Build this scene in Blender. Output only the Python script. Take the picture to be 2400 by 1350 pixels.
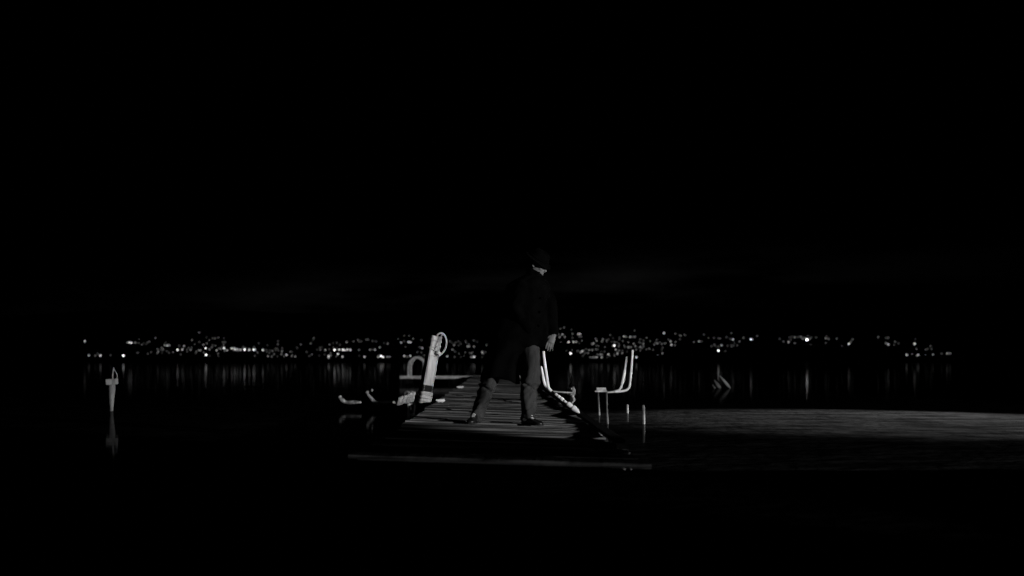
import bpy, bmesh, math, random
from mathutils import Vector, Matrix, Euler, noise
R = math.radians
random.seed(7)
for o in list(bpy.data.objects): bpy.data.objects.remove(o)
SC = bpy.context.scene
COL = SC.collection

# ------------------------------------------------------------------ camera
F = 50.0 / 36.0 * 2400.0          # focal length in photo pixels
HC = 0.95                         # camera height over the water
HOR = 838.0                       # horizon row in the photo
DECK = 0.26                       # deck height over the water
cam_d = bpy.data.cameras.new('camera'); cam = bpy.data.objects.new('camera', cam_d); COL.objects.link(cam)
cam.location = (0, 0, HC); cam.rotation_euler = (R(90), 0, 0)
cam_d.lens = 50; cam_d.sensor_width = 36; cam_d.shift_y = (HOR - 675.0) / 2400.0
cam_d.clip_start = 0.1; cam_d.clip_end = 5000
cam_d.dof.use_dof = True; cam_d.dof.focus_distance = 16.5; cam_d.dof.aperture_fstop = 1.8
SC.camera = cam
SC.view_settings.view_transform = 'Standard'; SC.view_settings.look = 'None'
SC.view_settings.gamma = 1; SC.view_settings.exposure = 0

def P(px, py, d):
    return Vector(((px - 1200) / F * d, d, HC - (py - HOR) / F * d))

# ------------------------------------------------------------------ world: night sky, thin cloud faintly lit by the town
w = bpy.data.worlds.new('World'); SC.world = w; w.use_nodes = True
nt = w.node_tree; nt.nodes.clear()
def N(nt, t, **kw):
    n = nt.nodes.new(t)
    for k, v in kw.items(): setattr(n, k, v)
    return n
def math_n(nt, op, a, b=None, clamp=False):
    m = N(nt, 'ShaderNodeMath', operation=op, use_clamp=clamp)
    for i, v in enumerate((a, b)):
        if v is None: continue
        if isinstance(v, (int, float)): m.inputs[i].default_value = v
        else: nt.links.new(v, m.inputs[i])
    return m.outputs[0]
out = N(nt, 'ShaderNodeOutputWorld'); bg = N(nt, 'ShaderNodeBackground'); nt.links.new(bg.outputs[0], out.inputs[0])
tc = N(nt, 'ShaderNodeTexCoord'); sep = N(nt, 'ShaderNodeSeparateXYZ'); nt.links.new(tc.outputs['Generated'], sep.inputs[0])
mp = N(nt, 'ShaderNodeMapping'); mp.inputs['Scale'].default_value = (3.2, 3.2, 22.0); nt.links.new(tc.outputs['Generated'], mp.inputs[0])
nz = N(nt, 'ShaderNodeTexNoise'); nz.inputs['Scale'].default_value = 1.6; nz.inputs['Detail'].default_value = 5; nt.links.new(mp.outputs[0], nz.inputs['Vector'])
cl = math_n(nt, 'MULTIPLY', math_n(nt, 'SUBTRACT', nz.outputs['Fac'], 0.42), 5.0, True)
# band of cloud low over the hills, a little higher to the right
e0 = math_n(nt, 'SUBTRACT', sep.outputs['Z'], math_n(nt, 'ADD', 0.048, math_n(nt, 'MULTIPLY', sep.outputs['X'], 0.05)))
g = math_n(nt, 'POWER', 2.718, math_n(nt, 'MULTIPLY', math_n(nt, 'POWER', math_n(nt, 'DIVIDE', e0, 0.016), 2.0), -1.0))
gx = math_n(nt, 'POWER', 2.718, math_n(nt, 'MULTIPLY', math_n(nt, 'POWER', math_n(nt, 'DIVIDE', sep.outputs['X'], 0.2), 2.0), -1.0))
s = math_n(nt, 'MULTIPLY', math_n(nt, 'MULTIPLY', math_n(nt, 'MULTIPLY', cl, g), gx), 0.0034)
nt.links.new(s, bg.inputs['Strength']); bg.inputs['Color'].default_value = (1, 1, 1, 1)

# ------------------------------------------------------------------ lamps outside the frame (the only light on the jetty)
def spot(name, loc, to, watts, size, blend, radius):
    d = bpy.data.lights.new(name, 'SPOT'); o = bpy.data.objects.new(name, d); COL.objects.link(o)
    o.location = loc; o.rotation_euler = (Vector(to) - Vector(loc)).to_track_quat('-Z', 'Y').to_euler()
    d.energy = watts; d.spot_size = R(size); d.spot_blend = blend; d.shadow_soft_size = radius
    return o
LAMP = Vector((18, -4, 2.75))
spot('shore_floodlight', LAMP, (LAMP.x - 20 * math.sin(R(29.4)), LAMP.y + 20 * math.cos(R(29.4)), LAMP.z - 0.5), 25500, 36.6, 0.16, 0.06)
lb = spot('sill_fill_light', (2.6, 4.4, 0.285), (0.0, 9.4, 0.285), 90, 28, 0.6, 0.03); lb.scale = (1, .16, 1)  # added fill light with no real source, kept low to brighten the sill
bl = spot('bank_lamp', (14.9, 26.0, 3.2), (14.9 - 12 * .894, 26.0 - 12 * .448, 3.2 - 12 * math.tan(R(19.0))), 88000, 58, 0.5, 0.05)
bl.scale = (1, .235, 1)                                               # a shuttered lamp: wide and shallow beam

# ------------------------------------------------------------------ materials (the photograph is black and white)
def mat(name, v, rough=0.7, var=0.0, scale=(8, 8, 8), bump=0.0, metal=0.0, detail=4, spec=0.5, bscale=None):
    m = bpy.data.materials.new(name); m.use_nodes = True; t = m.node_tree; b = t.nodes['Principled BSDF']
    b.inputs['Roughness'].default_value = rough; b.inputs['Metallic'].default_value = metal
    b.inputs['Specular IOR Level'].default_value = spec
    b.inputs['Base Color'].default_value = (v, v, v, 1)
    c = N(t, 'ShaderNodeTexCoord'); mp = N(t, 'ShaderNodeMapping'); mp.inputs['Scale'].default_value = scale
    t.links.new(c.outputs['Object'], mp.inputs[0])
    n = N(t, 'ShaderNodeTexNoise'); n.inputs['Scale'].default_value = 1; n.inputs['Detail'].default_value = detail
    t.links.new(mp.outputs[0], n.inputs['Vector'])
    if var:
        r = N(t, 'ShaderNodeValToRGB'); lo, hi = v * (1 - var), min(1, v * (1 + var))
        r.color_ramp.elements[0].position = 0.32; r.color_ramp.elements[1].position = 0.68
        r.color_ramp.elements[0].color = (lo, lo, lo, 1); r.color_ramp.elements[1].color = (hi, hi, hi, 1)
        t.links.new(n.outputs['Fac'], r.inputs[0]); t.links.new(r.outputs[0], b.inputs['Base Color'])
    if bump:
        bp = N(t, 'ShaderNodeBump'); bp.inputs['Strength'].default_value = 1; bp.inputs['Distance'].default_value = bump
        t.links.new(n.outputs['Fac'], bp.inputs['Height']); t.links.new(bp.outputs[0], b.inputs['Normal'])
    return m
M = {
 'plank': mat('weathered_deck_wood', 0.072, 0.75, 0.95, (1.8, 22, 22), 0.008, detail=8),
 'beam': mat('dark_timber', 0.012, 0.8, 0.5, (3, 20, 20), 0.004, spec=0.05),
 'sill': mat('grey_step_timber', 0.15, 0.85, 1.0, (1.6, 30, 60), 0.02, detail=8),
 'post': mat('pale_painted_wood', 0.52, 0.75, 0.38, (18, 18, 3.0), 0.010, detail=8),
 'white': mat('worn_white_paint', 0.75, 0.6, 0.3, (4, 4, 9), 0.002),
 'stake': mat('dull_grey_tube', 0.10, 0.6, 0.4, (6, 6, 12)),
 'pile': mat('old_grey_pile_wood', 0.24, 0.8, 0.5, (16, 16, 3), 0.01),
 'rope': mat('pale_rope', 0.5, 0.9, 0.3, (60, 60, 60), 0.004),
 'tube': mat('white_plastic_tube', 0.82, 0.4, 0.2, (5, 5, 9), 0.0),
 'steel': mat('galvanised_steel', 0.33, 0.55, 0.6, (14, 14, 14), 0.0, 0.2),
 'rubber_and_shade': mat('black_rubber_and_shade', 0.015, 0.8, spec=0.1),  # shoe soles, and the collar that stands for shade on the post
 'float': mat('scuffed_grey_float', 0.45, 0.7, 0.6, (12, 12, 12), 0.01),
 'coat': mat('black_wool_coat', 0.0015, 0.95, 0.5, (9, 9, 5), 0.004, spec=0.012),
 'trouser': mat('dark_grey_trouser_cloth', 0.031, 0.9, 0.35, (14, 14, 5), 0.006, spec=0.1),
 'felt': mat('black_felt', 0.002, 0.95, 0.4, (12, 12, 12), spec=0.01),
 'shoe': mat('black_shoe_leather', 0.006, 0.4, 0.2, (20, 20, 20), 0.001),
 'skin': mat('skin', 0.15, 0.6, 0.15, (30, 30, 30), 0.001, spec=0.3),
 'hair': mat('dark_hair', 0.03, 0.7, 0.4, (80, 80, 10), 0.003),
 'hill': mat('night_hillside', 0.012, 1, 0.5, (0.05, 0.05, 0.1), spec=0.0),
 'ground': mat('dark_shore_earth', 0.035, 1, 0.7, (5, 5, 5), 0.02, spec=0.0),
 'mast': mat('lamp_mast', 0.01, 0.9, spec=0.0),
}
def emis(name, s):
    m = bpy.data.materials.new(name); m.use_nodes = True; t = m.node_tree; t.nodes.clear()
    e = N(t, 'ShaderNodeEmission'); e.inputs['Strength'].default_value = s
    c = N(t, 'ShaderNodeTexCoord'); n = N(t, 'ShaderNodeTexNoise'); n.inputs['Scale'].default_value = 1.5
    r = N(t, 'ShaderNodeValToRGB'); r.color_ramp.elements[0].color = (.8, .8, .8, 1); r.color_ramp.elements[1].color = (1, 1, 1, 1)
    t.links.new(c.outputs['Object'], n.inputs['Vector']); t.links.new(n.outputs['Fac'], r.inputs[0]); t.links.new(r.outputs[0], e.inputs['Color'])
    o = N(t, 'ShaderNodeOutputMaterial'); t.links.new(e.outputs[0], o.inputs[0]); return m

# ------------------------------------------------------------------ helpers
def link(name, bm, m, parent=None, smooth=True, recalc=True):
    if recalc: bmesh.ops.recalc_face_normals(bm, faces=bm.faces)
    me = bpy.data.meshes.new(name); bm.to_mesh(me); bm.free()
    if smooth:
        for p in me.polygons: p.use_smooth = True
    for x in (m if isinstance(m, (list, tuple)) else [m]): me.materials.append(x)
    o = bpy.data.objects.new(name, me); COL.objects.link(o)
    if parent:
        o.parent = parent; o.matrix_parent_inverse = Matrix.Translation(-parent.location)
    return o
def tag(o, label=None, cat=None, group=None, kind=None):
    if label: o['label'] = label
    if cat: o['category'] = cat
    if group: o['group'] = group
    if kind: o['kind'] = kind
    return o
def thing(name, label, cat, loc, group=None):
    o = bpy.data.objects.new(name, None); COL.objects.link(o); o.location = loc; o.empty_display_size = 0.2
    return tag(o, label, cat, group)
def box(bm, c, s, rot=None, bev=0.0, taper=1.0):
    r = bmesh.ops.create_cube(bm, size=1)['verts']
    mt = Matrix.Translation(Vector(c)) @ (rot.to_matrix().to_4x4() if rot else Matrix())
    for v in r:
        k = taper if v.co.z > 0 else 1
        v.co = mt @ Vector((v.co.x * s[0] * k, v.co.y * s[1] * k, v.co.z * s[2]))
    if bev:
        es = list({e for v in r for e in v.link_edges})
        bmesh.ops.bevel(bm, geom=es, offset=bev, segments=2, profile=0.6, affect='EDGES')
def smooth_path(pts, n):
    pts = [Vector(p) for p in pts]; outp = []
    for i in range(len(pts) - 1):
        p0 = pts[max(i - 1, 0)]; p1 = pts[i]; p2 = pts[i + 1]; p3 = pts[min(i + 2, len(pts) - 1)]
        for k in range(n):
            t = k / n
            outp.append(0.5 * ((2 * p1) + (p2 - p0) * t + (2 * p0 - 5 * p1 + 4 * p2 - p3) * t * t + (3 * p1 - p0 - 3 * p2 + p3) * t ** 3))
    outp.append(pts[-1]); return outp
def tube(bm, pts, rad, seg=14, smooth=0, closed=False, flat=1.0, up=(0, 0, 1), wob=None):
    if not isinstance(rad, (list, tuple)): rad = [rad] * len(pts)
    if smooth:
        q = [Vector((r, 0, 0)) for r in rad]; rad = [v.x for v in smooth_path(q, smooth)]; pts = smooth_path(pts, smooth)
    pts = [Vector(p) for p in pts]; n = len(pts); rings = []; side = None
    for i, p in enumerate(pts):
        if closed: t = pts[(i + 1) % n] - pts[i - 1]
        else: t = pts[min(i + 1, n - 1)] - pts[max(i - 1, 0)]
        t.normalize()
        if side is None:
            side = t.cross(Vector(up))
            if side.length < 0.01: side = t.cross(Vector((0, 1, 0)))
        side = (side - t * side.dot(t)).normalized(); b = side.cross(t)
        ring = []
        for k in range(seg):
            a = 2 * math.pi * k / seg; r = rad[i]
            if wob: r *= wob(i / (n - 1), a)
            ring.append(bm.verts.new(p + side * math.cos(a) * r + b * math.sin(a) * r * flat))
        rings.append(ring)
    m = n if closed else n - 1
    for i in range(m):
        A = rings[i]; B = rings[(i + 1) % n]
        for k in range(seg): bm.faces.new((A[k], A[(k + 1) % seg], B[(k + 1) % seg], B[k]))
    if not closed:
        bm.faces.new(rings[0]); bm.faces.new(rings[-1][::-1])
def loft(bm, rings, seg=40, fn=None, caps=True):
    """rings: (centre, half width x, half depth y); horizontal closed rings"""
    R_ = []
    for i, (c, a, b) in enumerate(rings):
        row = []
        for k in range(seg):
            t = 2 * math.pi * k / seg; m = fn(i / (len(rings) - 1), t) if fn else 1
            row.append(bm.verts.new(Vector(c) + Vector((math.cos(t) * a * m, math.sin(t) * b * m, 0))))
        R_.append(row)
    for A, B in zip(R_, R_[1:]):
        for k in range(seg): bm.faces.new((A[k], A[(k + 1) % seg], B[(k + 1) % seg], B[k]))
    if caps: bm.faces.new(R_[0]); bm.faces.new(R_[-1][::-1])
def ball(bm, c, s, rot=None, seg=24):
    r = bmesh.ops.create_uvsphere(bm, u_segments=seg, v_segments=seg // 2, radius=1)['verts']
    q = rot.to_matrix() if rot else Matrix.Identity(3)
    for v in r: v.co = Vector(c) + q @ Vector((v.co.x * s[0], v.co.y * s[1], v.co.z * s[2]))
def remesh(o, voxel, it=4):
    m = o.modifiers.new('remesh', 'REMESH'); m.mode = 'VOXEL'; m.voxel_size = voxel; m.use_smooth_shade = True
    s = o.modifiers.new('smooth', 'SMOOTH'); s.iterations = it; s.factor = 0.5

# ------------------------------------------------------------------ setting: water, shore, hills
bm = bmesh.new()
for co in ((-900, -30, 0), (900, -30, 0), (900, 330, 0), (-900, 330, 0)): bm.verts.new(co)
bm.faces.new(bm.verts)
wm = bpy.data.materials.new('lake_water'); wm.use_nodes = True; t = wm.node_tree; b = t.nodes['Principled BSDF']
t.nodes.remove(b); b = N(t, 'ShaderNodeBsdfDiffuse'); gl = N(t, 'ShaderNodeBsdfGlossy'); gl.inputs['Roughness'].default_value = 0.035; gl.inputs['Color'].default_value = (.155, .155, .155, 1)
fr = N(t, 'ShaderNodeFresnel'); fr.inputs['IOR'].default_value = 1.33; mx = N(t, 'ShaderNodeMixShader')
t.links.new(fr.outputs[0], mx.inputs[0]); t.links.new(b.outputs[0], mx.inputs[1]); t.links.new(gl.outputs[0], mx.inputs[2])
t.links.new(mx.outputs[0], t.nodes['Material Output'].inputs['Surface'])
c = N(t, 'ShaderNodeTexCoord')
def wn(scale, detail, sc3):
    mp = N(t, 'ShaderNodeMapping'); mp.inputs['Scale'].default_value = sc3; t.links.new(c.outputs['Object'], mp.inputs[0])
    n = N(t, 'ShaderNodeTexNoise'); n.inputs['Scale'].default_value = scale; n.inputs['Detail'].default_value = detail
    t.links.new(mp.outputs[0], n.inputs['Vector']); return n.outputs['Fac']
n1 = wn(2.2, 3, (1, 2.0, 1)); n2 = wn(0.5, 2, (1, 1.6, 1))
h = math_n(t, 'ADD', math_n(t, 'MULTIPLY', n1, 0.0011), math_n(t, 'MULTIPLY', n2, 0.0026))
bp = N(t, 'ShaderNodeBump'); bp.inputs['Strength'].default_value = 1; bp.inputs['Distance'].default_value = 1
t.links.new(h, bp.inputs['Height']); t.links.new(bp.outputs[0], gl.inputs['Normal']); t.links.new(bp.outputs[0], fr.inputs['Normal'])
b2 = N(t, 'ShaderNodeBump'); b2.inputs['Distance'].default_value = 1
t.links.new(math_n(t, 'ADD', math_n(t, 'MULTIPLY', wn(4.0, 5, (1, 1.0, 1)), .055), math_n(t, 'MULTIPLY', wn(0.9, 3, (1, 1.0, 1)), .10)), b2.inputs['Height']); t.links.new(b2.outputs[0], b.inputs['Normal'])
r = N(t, 'ShaderNodeValToRGB'); r.color_ramp.elements[0].position = .38; r.color_ramp.elements[1].position = .62
r.color_ramp.elements[0].color = (.010,) * 3 + (1,); r.color_ramp.elements[1].color = (.030,) * 3 + (1,)
t.links.new(wn(0.9, 5, (1, 1.9, 1)), r.inputs[0]); t.links.new(r.outputs[0], b.inputs['Color'])
tag(link('water', bm, wm, smooth=False), kind='structure')

def hill_h(x, y):
    base = 0.5 + (y - 305) * 0.06
    ridge = 690 + 60 * math.sin(x * 0.012 + 1)
    if y > ridge: base = 0.5 + (ridge - 305) * 0.06 - (y - ridge) * 0.02
    k = max(0.0, min(1.0, (y - 305) / 120.0))
    return base + k * (1.3 * math.sin(x * 0.031) * math.cos(y * 0.02) + 1.5 * noise.noise(Vector((x * 0.02, y * 0.02, 0))))
bm = bmesh.new(); NX, NY = 110, 60; grid = []
for j in range(NY + 1):
    y = 300 + 560 * (j / NY) ** 1.3; row = []
    for i in range(NX + 1):
        x = -520 + 1040 * i / NX
        z = hill_h(x, y) if j else -0.4
        row.append(bm.verts.new((x, y, z)))
    grid.append(row)
for j in range(NY):
    for i in range(NX): bm.faces.new((grid[j][i], grid[j][i + 1], grid[j + 1][i + 1], grid[j + 1][i]))
tag(link('hills', bm, M['hill']), kind='structure')

bm = bmesh.new(); NX, NY = 90, 60; grid = []                         # bank the camera stands on
for j in range(NY + 1):
    y = -12 + 21.335 * j / NY; row = []
    for i in range(NX + 1):
        x = -14 + 28 * i / NX
        edge = 9.34 - max(0, abs(x) - 3.4) * 0.75 + 0.5 * noise.noise(Vector((x * .6, 1, 0)))
        edge = max(edge, 2.5) if abs(x) > 3.5 else 9.34
        z = 0.212 + 0.018 * noise.noise(Vector((x * 1.3, y * 1.3, 0))) + 0.01 * noise.noise(Vector((x * 6, y * 6, 0)))
        d = y - edge
        if d > 0: z -= min(0.5, d * 0.9)
        row.append(bm.verts.new((x, y, z)))
    grid.append(row)
for j in range(NY):
    for i in range(NX): bm.faces.new((grid[j][i], grid[j][i + 1], grid[j + 1][i + 1], grid[j + 1][i]))
tag(link('shore_ground', bm, M['ground']), kind='structure')

bm = bmesh.new()                                                     # low timber edging across the bank
box(bm, (0.17, 5.75, 0.215), (1.30, 0.10, 0.055), Euler((0, .012, 0)), bev=0.012)
o = link('timber_edging', bm, M['beam'], smooth=False)
tag(o, 'dark weathered timber laid across the bank in the near foreground', 'timber edging')

# ------------------------------------------------------------------ jetty
jet = thing('jetty', 'long narrow wooden jetty of cross planks running out over the dark lake', 'jetty', (0, 9.4, 0))
AX = (1172 - 1200) / F                                               # slight yaw of the jetty axis
def jx(y): return AX * y
SL = 0.031                                                           # the deck leans down to the right
bm = bmesh.new(); y = 9.62; rnd = random.Random(3)
while y < 50.9:
    wd = 0.150 + rnd.uniform(-.012, .012)
    hw = 0.955 + rnd.uniform(-.02, .02); dz = rnd.gauss(0, .006) + .012 * math.sin(y * 2.1) * math.sin(y * .73 + 1); tl = rnd.gauss(-0.008, .034); ro = rnd.gauss(0, .0022)
    box(bm, (jx(y) + rnd.uniform(-.01, .01), y + wd / 2, DECK - .02 + dz), (2 * hw, wd - .012, .04), Euler((-tl, SL + ro, rnd.gauss(0.0, .003))), bev=.003)
    y += wd
link('deck', bm, M['plank'], jet, smooth=False)
bm = bmesh.new()                                                     # raised sill at the jetty's near end
n = 160; rows = []
for i in range(n + 1):
    x = -1.08 + 2.0 * i / n; yy = 9.36 + (x + 1.1) * -0.09 * 0 
    k = 0.010 * noise.noise(Vector((x * 3, 0, 0))) + 0.006 * noise.noise(Vector((x * 14, 3, 0))) + .003 * noise.noise(Vector((x * 40, 7, 0)))
    zt = DECK + 0.016 + k * .4 - x * SL; hg = .022 + .012 * (x + 1.08) / 2 + k
    rows.append([bm.verts.new((x, yy + .02, zt - hg)), bm.verts.new((x, yy + k, zt - hg * .5)), bm.verts.new((x, yy + .01 - k, zt)), bm.verts.new((x, yy + .26, zt + .004)), bm.verts.new((x, yy + .26, zt - hg))])
for A, B in zip(rows, rows[1:]):
    for k in range(5): bm.faces.new((A[k], A[(k + 1) % 5], B[(k + 1) % 5], B[k]))
bm.faces.new(rows[0]); bm.faces.new(rows[-1][::-1])
link('sill', bm, M['sill'], jet, smooth=False)
# kerb beams
def beam_along(bm, side, y0, y1, wd, hh, z0, off):
    a = Vector((jx(y0) + side * off, y0, z0 + hh / 2)); c = Vector((jx(y1) + side * off, y1, z0 + hh / 2))
    d = c - a; box(bm, (a + c) / 2, (wd, d.length, hh), Euler((0, 0, -math.atan2(d.x, d.y))), bev=.008)
bm = bmesh.new(); beam_along(bm, 1, 11.75, 50.5, .10, .035, DECK - .02, .985)
link('kerb', bm, M['beam'], jet, smooth=False)
for sd in (-1, 1):
    bm = bmesh.new(); beam_along(bm, sd, 9.65, 50.8, .07, .09, DECK - .165, .80)
    link('side_beam', bm, M['beam'], jet, smooth=False)
for i in range(11):
    yy = 11.5 + i * 3.9
    for sd in (-1, 1):
        bm = bmesh.new(); tube(bm, [(jx(yy) + sd * .74, yy, -.7), (jx(yy) + sd * .74, yy, DECK - .045)], .075, 16)
        link('leg', bm, M['beam'], jet)
# T-shaped head at the lake end
bm = bmesh.new(); xl = -4.0; y = 51.0
while y < 53.6:
    box(bm, (-1.55, y + .07, DECK + .005 + rnd.gauss(0, .003)), (4.9 + rnd.uniform(-.04, .04), .135, .04), Euler((-.01, 0, 0)), bev=.003); y += .147
link('head_deck', bm, M['plank'], jet, smooth=False)
bm = bmesh.new(); n = 40; rows = []
for i in range(n + 1):
    x = -4.02 + 4.95 * i / n; k = .016 * noise.noise(Vector((x * 2, 5, 0)))
    rows.append([bm.verts.new((x, 50.93, DECK - .07 + k)), bm.verts.new((x, 50.93, DECK + .035 + k)), bm.verts.new((x, 50.985, DECK + .035 + k)), bm.verts.new((x, 50.985, DECK - .07))])
for A, B in zip(rows, rows[1:]):
    for k in range(4): bm.faces.new((A[k], A[(k + 1) % 4], B[(k + 1) % 4], B[k]))
bm.faces.new(rows[0]); bm.faces.new(rows[-1][::-1])
link('fascia', bm, M['white'], jet, smooth=False)
for xx in (-3.8, .7):
    for yy in (51.4, 53.2):
        bm = bmesh.new(); tube(bm, [(xx, yy, -.7), (xx, yy, DECK - .02)], .08, 16); link('leg', bm, M['beam'], jet)

# small fittings
def cleat(px, py, d, L, label, ang=0.0):
    p = P(px, py, d); t = thing('mooring_cleat', label, 'cleat', p, 'mooring cleats on the jetty deck')
    e = Euler((0, 0, ang)); bm = bmesh.new()
    bm.free()
    for s in (-1, 1):
        bm = bmesh.new(); q = p + e.to_matrix() @ Vector((s * L * .2, 0, 0)); tube(bm, [q, q + Vector((0, 0, .045))], .014, 12)
        link('base', bm, M['steel'], t)
    bm = bmesh.new(); dv = e.to_matrix() @ Vector((L / 2, 0, 0))
    tube(bm, [p - dv + Vector((0, 0, .06)), p - dv * .5 + Vector((0, 0, .052)), p + Vector((0, 0, .052)), p + dv * .5 + Vector((0, 0, .052)), p + dv + Vector((0, 0, .06))], [.012, .02, .024, .026, .022], 12, 4)
    link('horn', bm, M['tube'], t); return t
cleat(1032, 947, 21.1, .13, 'pale stubby cleat on the deck just right of the leaning post')
cleat(1078, 913, 30.7, .16, 'small dim cleat far along the deck between the post and the man', .5)
cleat(1111, 886, 50.97, .14, 'tiny bright cleat on the far end board of the jetty').location

# hoop handrails at the far end
t = thing('ladder_hoop', 'rounded hoop handrail standing at the far left end of the jetty', 'handrail', P(976, 884, 52.0))
for k, (dx, dd) in enumerate(((0, 0.0), (6, .5))):
    bm = bmesh.new(); d = 52.0 + dd
    pts = [P(957 + dx, 890, d), P(957 + dx, 862, d), P(960 + dx, 849, d), P(969 + dx * .8, 840, d), P(978 + dx * .7, 838, d + .1), P(987 + dx * .6, 842, d + .2), P(993 + dx * .3, 851, d + .3), P(994 + dx * .3, 887, d + .3)]
    tube(bm, pts, .045, 14, 5); link('rail', bm, M['white'], t)

# ------------------------------------------------------------------ leaning post with rope
PD = 22.0
base = P(986, 984, PD); base.z = -.5
t = thing('leaning_post', 'pale square wooden mooring post leaning right beside the jetty edge', 'post', P(1000, 980, PD))
top = P(1021, 787, PD); low = P(996, 925, PD); ax = (top - low).normalized()
yaw = R(27); ex = Vector((math.cos(yaw), math.sin(yaw), 0)); ex = (ex - ax * ex.dot(ax)).normalized(); ey = ax.cross(ex)
def prism(bm, a, b_, hw, bev=.01, seg=1, wob=0):
    rows = []
    for i in range(seg + 1):
        c = a.lerp(b_, i / seg); row = []
        for sx, sy in ((-1, -1), (1, -1), (1, 1), (-1, 1)):
            for m in ((1, .8), (.8, 1)) if (sx * sy) < 0 else ((.8, 1), (1, .8)):
                k = 1 + wob * noise.noise(Vector((sx * 3, sy * 3, i * .7)))
                row.append(bm.verts.new(c + ex * sx * hw * m[0] * k + ey * sy * hw * m[1] * k))
        rows.append(row)
    for A, B in zip(rows, rows[1:]):
        for k in range(8): bm.faces.new((A[k], A[(k + 1) % 8], B[(k + 1) % 8], B[k]))
    bm.faces.new(rows[0]); bm.faces.new(rows[-1][::-1])
bm = bmesh.new(); prism(bm, low - ax * 1.0, top, .085, seg=24, wob=.05)
bot = bm.verts[:]
link('post', bm, M['post'], t, smooth=False)
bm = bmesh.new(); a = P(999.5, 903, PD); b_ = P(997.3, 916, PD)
def on(py):                                                           # point on the post axis at photo row py
    k = (py - 925) / (787 - 925); return low.lerp(top, k)
prism(bm, on(917), on(902), .093, seg=2); link('shade_band', bm, M['rubber_and_shade'], t, smooth=False)  # dark collar added to stand for a band of shade across the post
def wrap(bm, py, rad=.0085, slope=0.0):
    c = on(py); pts = []
    for k in range(24):
        a_ = 2 * math.pi * k / 24; u = math.cos(a_); v = math.sin(a_); m = .094 / max(abs(u), abs(v)) * .97
        m = min(m, .118); pts.append(c + ex * u * m + ey * v * m + ax * slope * u)
    tube(bm, pts, rad, 8, closed=True)
bm = bmesh.new()
for k, py in enumerate((920, 923, 929, 931.5, 937, 939.5, 943)): wrap(bm, py, .011, .006 * (-1) ** k)
link('rope_lashing', bm, M['rope'], t)
bm = bmesh.new(); wrap(bm, 821, .008, -.03); wrap(bm, 812, .008, .02); wrap(bm, 798, .007, -.01); wrap(bm, 833, .005, .0)
link('binding', bm, M['rope'], t)
# coil of rope hung on the post
rc = thing('rope_coil', 'thin pale rope hanging in an open loop from the top of the leaning post', 'rope', P(1030, 790, PD))
bm = bmesh.new()
pts = [P(1024, 786, PD - .12), P(1031, 781, PD - .12), P(1038, 782, PD - .1), P(1044, 790, PD - .08), P(1046.5, 803, PD - .06), P(1044, 816, PD - .05), P(1037, 827, PD - .08), P(1029, 832, PD - .12)]
tube(bm, pts, .014, 10, 6)
pts = [P(1028, 826, PD - .13), P(1027, 815, PD - .14), P(1031, 800, PD - .12), P(1033, 790, PD - .1), P(1038, 783, PD - .11)]
tube(bm, pts, .009, 10, 6)
link('loop', bm, M['rope'], rc)
bm = bmesh.new(); ball(bm, P(1028.5, 827, PD - .13), (.026, .024, .026)); ball(bm, P(1030, 831, PD - .12), (.018, .018, .024)); link('knot', bm, M['tube'], rc)

# swim ladder and rope bundle left of the post
SD = 21.4
t = thing('swim_ladder', 'short metal swim ladder dipping into the water left of the leaning post', 'ladder', P(963, 980, SD))
for px, dd in ((957.5, 0), (967, .25)):
    bm = bmesh.new(); tube(bm, [P(px - 12, 931, SD + dd + .1), P(px - 9, 921, SD + dd + .05), P(px - 1, 919, SD + dd), P(px + 1, 926, SD + dd), P(px, 944, SD + dd), P(px, 990, SD + dd)], .021, 12, 5)
    link('rail', bm, M['steel'], t)
for py in (948, 962, 973):
    bm = bmesh.new(); tube(bm, [P(957.5, py, SD), P(967, py - 1.5, SD + .25)], .014, 10); link('rung', bm, M['steel'], t)
t = thing('rope_bundle', 'thick heap of pale rope wound on the boom beside the leaning post', 'rope', P(955, 938, SD))
bm = bmesh.new(); rr = random.Random(5)
for k in range(13):
    u = k / 12; c = P(934 + 35 * u, 940.5 - 10 * u, SD - .16); pts = []
    tl = rr.uniform(-.5, .5); r0 = .050 + .024 * u + rr.uniform(-.006, .008)
    for q in range(14):
        a_ = 2 * math.pi * q / 14; pts.append(c + Vector((math.sin(a_) * r0 * .35 * (1 + tl) + math.cos(a_) * tl * .03, math.cos(a_ + 1.5) * r0, math.sin(a_ + tl) * r0)))
    tube(bm, pts, .0155, 8, closed=True)
link('rope', bm, M['rope'], t)
bm = bmesh.new(); tube(bm, [P(920, 943, SD - .1), P(934, 941, SD - .1), P(955, 936, SD - .1), P(972, 931, SD - .1)], [.02, .03, .032, .022], 12, 3)
link('core', bm, M['rope'], t)
def boom(pts, rads, label, knob=None):
    t = thing('mooring_boom', label, 'boom', Vector(pts[2]) * 1.0, 'mooring booms left of the jetty')
    bm = bmesh.new(); tube(bm, pts, rads, 14, 5, wob=lambda u, a: 1 + .12 * noise.noise(Vector((u * 18, math.cos(a), 2)))); link('spar', bm, M['float'] if knob is None else M['steel'], t)
    bm = bmesh.new(); c = Vector(pts[0]); tube(bm, [c + Vector((-.02, 0, 0)), c + Vector((.0, 0, .025)), c + Vector((.03, 0, .03))], [.02, .03, .018], 10, 3)
    link('end_cap', bm, M['steel'], t)
    if knob:
        bm = bmesh.new(); ball(bm, knob, (.022, .022, .03)); link('shackle', bm, M['steel'], t)
    return t
bd = 26.3
boom([P(797, 933, bd), P(803, 938, bd), P(811, 943, bd), P(828, 943.5, bd - .1), P(846, 943, bd - .2)], [.022, .04, .03, .042, .02], 'shorter boom at the far left with its upturned tip, held low over the water')
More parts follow.
